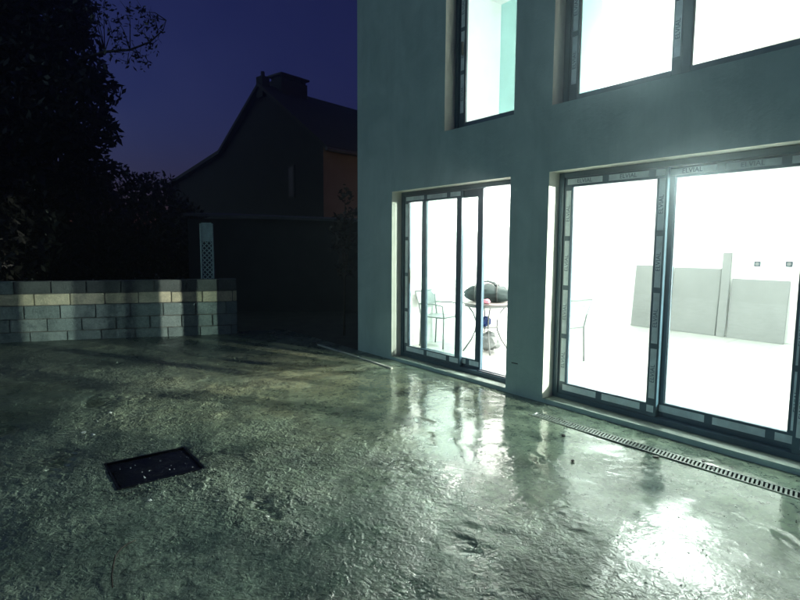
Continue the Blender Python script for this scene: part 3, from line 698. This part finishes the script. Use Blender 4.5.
TWG = [(-6.12,-1.18,6.17), (-6.22,-1.29,6.34), (-6.38,-1.51,6.30), (-6.53,-1.71,6.17), (-6.73,-1.93,6.42), (-6.84,-2.16,5.96), (-6.58,-1.83,5.90), (-6.44,-1.67,5.76), (-6.25,-1.39,5.97), (-6.00,-1.06,5.97), (-6.33,-1.60,5.30), (-6.18,-1.39,5.38), (-6.50,-1.78,5.50), (-6.08,-1.21,5.65), (-6.91,-2.16,6.48), (-6.78,-2.04,6.17)]
tr_ = tag(empty('leafy_tree', (-9.2, -4.0, -.06)), 'tall dark leafy tree behind the block wall with one long bare branch', 'tree')
off = Vector((9.2, 4.0, .06))
tk = MB(); T0 = Vector((-9.2, -4.0, -.06))
tk.tube([off+T0, off+Vector((-9.15, -3.95, 1.5)), off+Vector((-9.2, -3.9, 3.2)), off+Vector((-9.3, -3.8, 5.2)), off+Vector((-9.5, -3.8, 7.8))], [.24, .19, .16, .11, .05], 10)
for (x, y, z, r_) in CL[:14]:
    st_ = Vector((-9.2, -3.9, max(1.2, z*.62))); en = Vector((x, y, z)); mdl = (st_+en)/2+Vector((0, 0, -.15))
    tk.tube([off+st_, off+mdl, off+en], [.07, .045, .015], 6)
pts = [Vector((-9.2, -3.9, 3.9)), Vector((-8.4, -3.3, 4.9))]+[Vector(q) for q in BR]
tk.tube([off+q for q in pts], [.06, .05, .042, .034, .028, .022, .016, .011, .006], 6)
for q in TWG:
    q = Vector(q); n_ = min(BR, key=lambda b_: (Vector(b_)-q).length); n_ = Vector(n_)
    tk.tube([off+n_, off+(n_+q)/2+Vector((random.uniform(-.06, .06), 0, .05)), off+q], [.012, .009, .004], 5)
for q in TWG:
    q = Vector(q)
    for k in range(5):
        e_ = q+Vector((random.uniform(-.22, .22), random.uniform(-.22, .22), random.uniform(-.05, .32)))
        tk.tube([off+q, off+(q+e_)/2+Vector((random.uniform(-.03, .03), random.uniform(-.03, .03), 0)), off+e_], [.007, .005, .003], 4)
tk.build('trunk', 'bark', tr_, True)
V = np.concatenate([foliage(CL, 1500, .10, 11), foliage([(*q, random.uniform(.16, .26)) for q in TWG], 760, .05, 12, .15)])
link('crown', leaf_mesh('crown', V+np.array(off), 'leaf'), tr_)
HB = [(-10.40,-1.16,3.14,0.61), (-10.56,-0.57,2.91,0.63), (-10.73,0.01,2.81,0.71), (-10.07,-1.69,2.28,0.94), (-8.98,-1.18,1.74,0.99), (-8.96,-0.33,1.76,0.91), (-9.75,0.34,2.06,0.63), (-9.48,-2.69,1.60,1.25), (-9.60,-3.72,1.23,1.20)]
bl = [([0, 3], 'dark bush beside the big tree, rising highest of the hedge'), ([1, 4], 'dark bush in the middle of the hedge behind the wall'),
      ([2, 5, 6], 'dark bush of the hedge nearest the neighbouring house'), ([7, 8], 'low dark bush under the big tree')]
for ids, lab in bl:
    cl = [HB[i] for i in ids]; bx, by = cl[0][0], cl[0][1]
    t_ = tag(empty('hedge_bush', (bx, by, -.06)), lab, 'bush', 'hedge bushes behind the wall'); of = np.array((-bx, -by, .06))
    low = [(x, y, z*.45, r_*1.15) for x, y, z, r_ in cl]
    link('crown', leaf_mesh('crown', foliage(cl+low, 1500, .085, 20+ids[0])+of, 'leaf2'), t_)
    sm_ = MB()
    for (x, y, z, r_) in cl: sm_.tube([(0, 0, 0), ((x-bx)*.5, (y-by)*.5, z*.5), (x-bx, y-by, z)], [.05, .035, .012], 6)
    sm_.build('stem', 'bark', t_, True)
SH = [(-1.60,0.78,2.37,0.17), (-1.41,0.80,2.02,0.20), (-1.61,0.68,1.85,0.21), (-1.40,0.75,1.59,0.22), (-1.62,0.61,1.51,0.17)]
t_ = tag(empty('slender_shrub', (-1.52, .70, -.06)), 'slender dark shrub beside the corner of the grey house', 'shrub')
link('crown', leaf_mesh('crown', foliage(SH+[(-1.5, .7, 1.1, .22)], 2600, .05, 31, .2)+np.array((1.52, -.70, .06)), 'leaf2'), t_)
sm_ = MB()
for (x, y, z, r_) in SH: sm_.tube([(0, 0, 0), (.0, .02, 1.0), (x+1.52, y-.7, z+.06)], [.022, .016, .005], 6)
sm_.build('stem', 'bark', t_, True)

# ------------------------------------------------------------------ neighbour's house (gable end towards us)
nd1 = Vector((-.223, .975, 0)); nd2 = Vector((-.975, -.223, 0)); NC = Vector((-7.942, 3.943, 0))
nb = tag(empty('neighbour_house'), 'dark neighbouring house with steep gable and two chimneys', 'house')
NM = Matrix((nd2, nd1, Vector((0, 0, 1)))).transposed().to_4x4(); NM.translation = NC; nb.matrix_world = NM   # local x = along gable (leftwards), y = depth
prof = [(0, -.06), (0, 4.52), (2.9, 6.62), (5.3, 4.72), (9.3, 3.75), (9.3, -.06)]
LN = 11.0
g_ = MB(); n = len(prof); g_.add([(x, 0, z) for x, z in prof]+[(x, LN, z) for x, z in prof], [tuple(range(n)), tuple(range(2*n-1, n-1, -1))]+[(i, (i+1) % n, (i+1) % n+n, i+n) for i in range(1, n)])
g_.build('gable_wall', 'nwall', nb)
MB().box(-.012, -.002, 0.0, LN, -.06, 4.50).build('long_wall', 'nwall2', nb)
def slab(a, b_, th_=.12, y0=-.18, y1=LN+.2):
    (x0, z0), (x1, z1) = a, b_
    mb = MB(); mb.add([(x0, y0, z0), (x1, y0, z1), (x1, y1, z1), (x0, y1, z0), (x0, y0, z0+th_), (x1, y0, z1+th_), (x1, y1, z1+th_), (x0, y1, z0+th_)],
                      [(0, 1, 2, 3), (4, 5, 6, 7), (0, 1, 5, 4), (1, 2, 6, 5), (2, 3, 7, 6), (3, 0, 4, 7)]); return mb
rf = slab((-.35, 4.27), (2.9, 6.63)).build('roof', 'roof', nb)
slab((2.9, 6.63), (5.3, 4.73)).build('roof', 'roof', nb); slab((5.3, 4.73), (9.6, 3.69)).build('roof', 'roof', nb)
MB().tube([(-.36, -.2, 4.30), (-.36, LN, 4.30)], .06, 8).build('gutter', 'shed_roof', nb)
ch = MB().box(2.72, 3.05, -.12, .16, 6.3, 6.95).build('chimney', 'nwall', nb)
MB().lathe([(.07, 6.95), (.06, 7.12)], 12, Matrix.Translation((2.88, .02, 0))).build('chimney_pot', 'roof', ch)
ch2 = MB().box(2.55, 3.2, .52, 1.62, 6.2, 6.98).build('chimney', 'nwall', nb)
for y in (.56, 1.08, 1.54): MB().box(2.6, 3.15, y, y+.05, 6.98, 7.10).build('cap_leg', 'nwall', ch2)
MB().box(2.5, 3.25, .47, 1.68, 7.10, 7.16).build('cap_slab', 'roof', ch2)
wn = MB().box(1.30, 1.62, -.03, -.002, 3.0, 4.0).build('window', 'shed', nb)
MB().box(1.35, 1.57, -.036, -.031, 3.05, 3.95).build('pane', 'dark_glass', wn)
# low outbuilding in front of it
LA, LB = Vector((-6.62, -.50, 0)), Vector((-4.61, 2.10, 0)); ld = (LB-LA).normalized(); lnrm = Vector((-ld.y, ld.x, 0))
ob = tag(empty('outbuilding'), 'low dark outbuilding with a pale roof edge behind the wall', 'shed')
OM = Matrix((ld, lnrm, Vector((0, 0, 1)))).transposed().to_4x4(); OM.translation = LA; ob.matrix_world = OM
LL = (LB-LA).length
MB().box(.05, LL+1.2, .1, 3.0, -.06, 2.10).build('wall', 'shed', ob)
MB().add([(0, 0, 2.17), (LL+1.3, 0, 2.02), (LL+1.3, 3.1, 2.2), (0, 3.1, 2.35), (0, 0, 2.23), (LL+1.3, 0, 2.08), (LL+1.3, 3.1, 2.26), (0, 3.1, 2.41)],
         [(3, 2, 1, 0), (4, 5, 6, 7), (0, 1, 5, 4), (1, 2, 6, 5), (2, 3, 7, 6), (3, 0, 4, 7)]).build('roof', 'shed_roof', ob)

# ------------------------------------------------------------------ added haze volume, stands in for lens bloom round the lamp
hm = bpy.data.materials.new('bloom_air'); hm.use_nodes = True; ht = hm.node_tree
ht.nodes.remove(ht.nodes['Principled BSDF']); pv = ht.nodes.new('ShaderNodeVolumePrincipled')
pv.inputs['Color'].default_value = (0.80, 0.95, 1.0, 1); pv.inputs['Density'].default_value = 0.0075; pv.inputs['Anisotropy'].default_value = 0.88
ht.links.new(pv.outputs[0], ht.nodes['Material Output'].inputs['Volume']); MT['bloom_haze'] = hm
tag(MB().box(-61, 61, -61, 61, -1.1, 11.5).build('bloom_haze', 'bloom_haze'), kind='stuff')
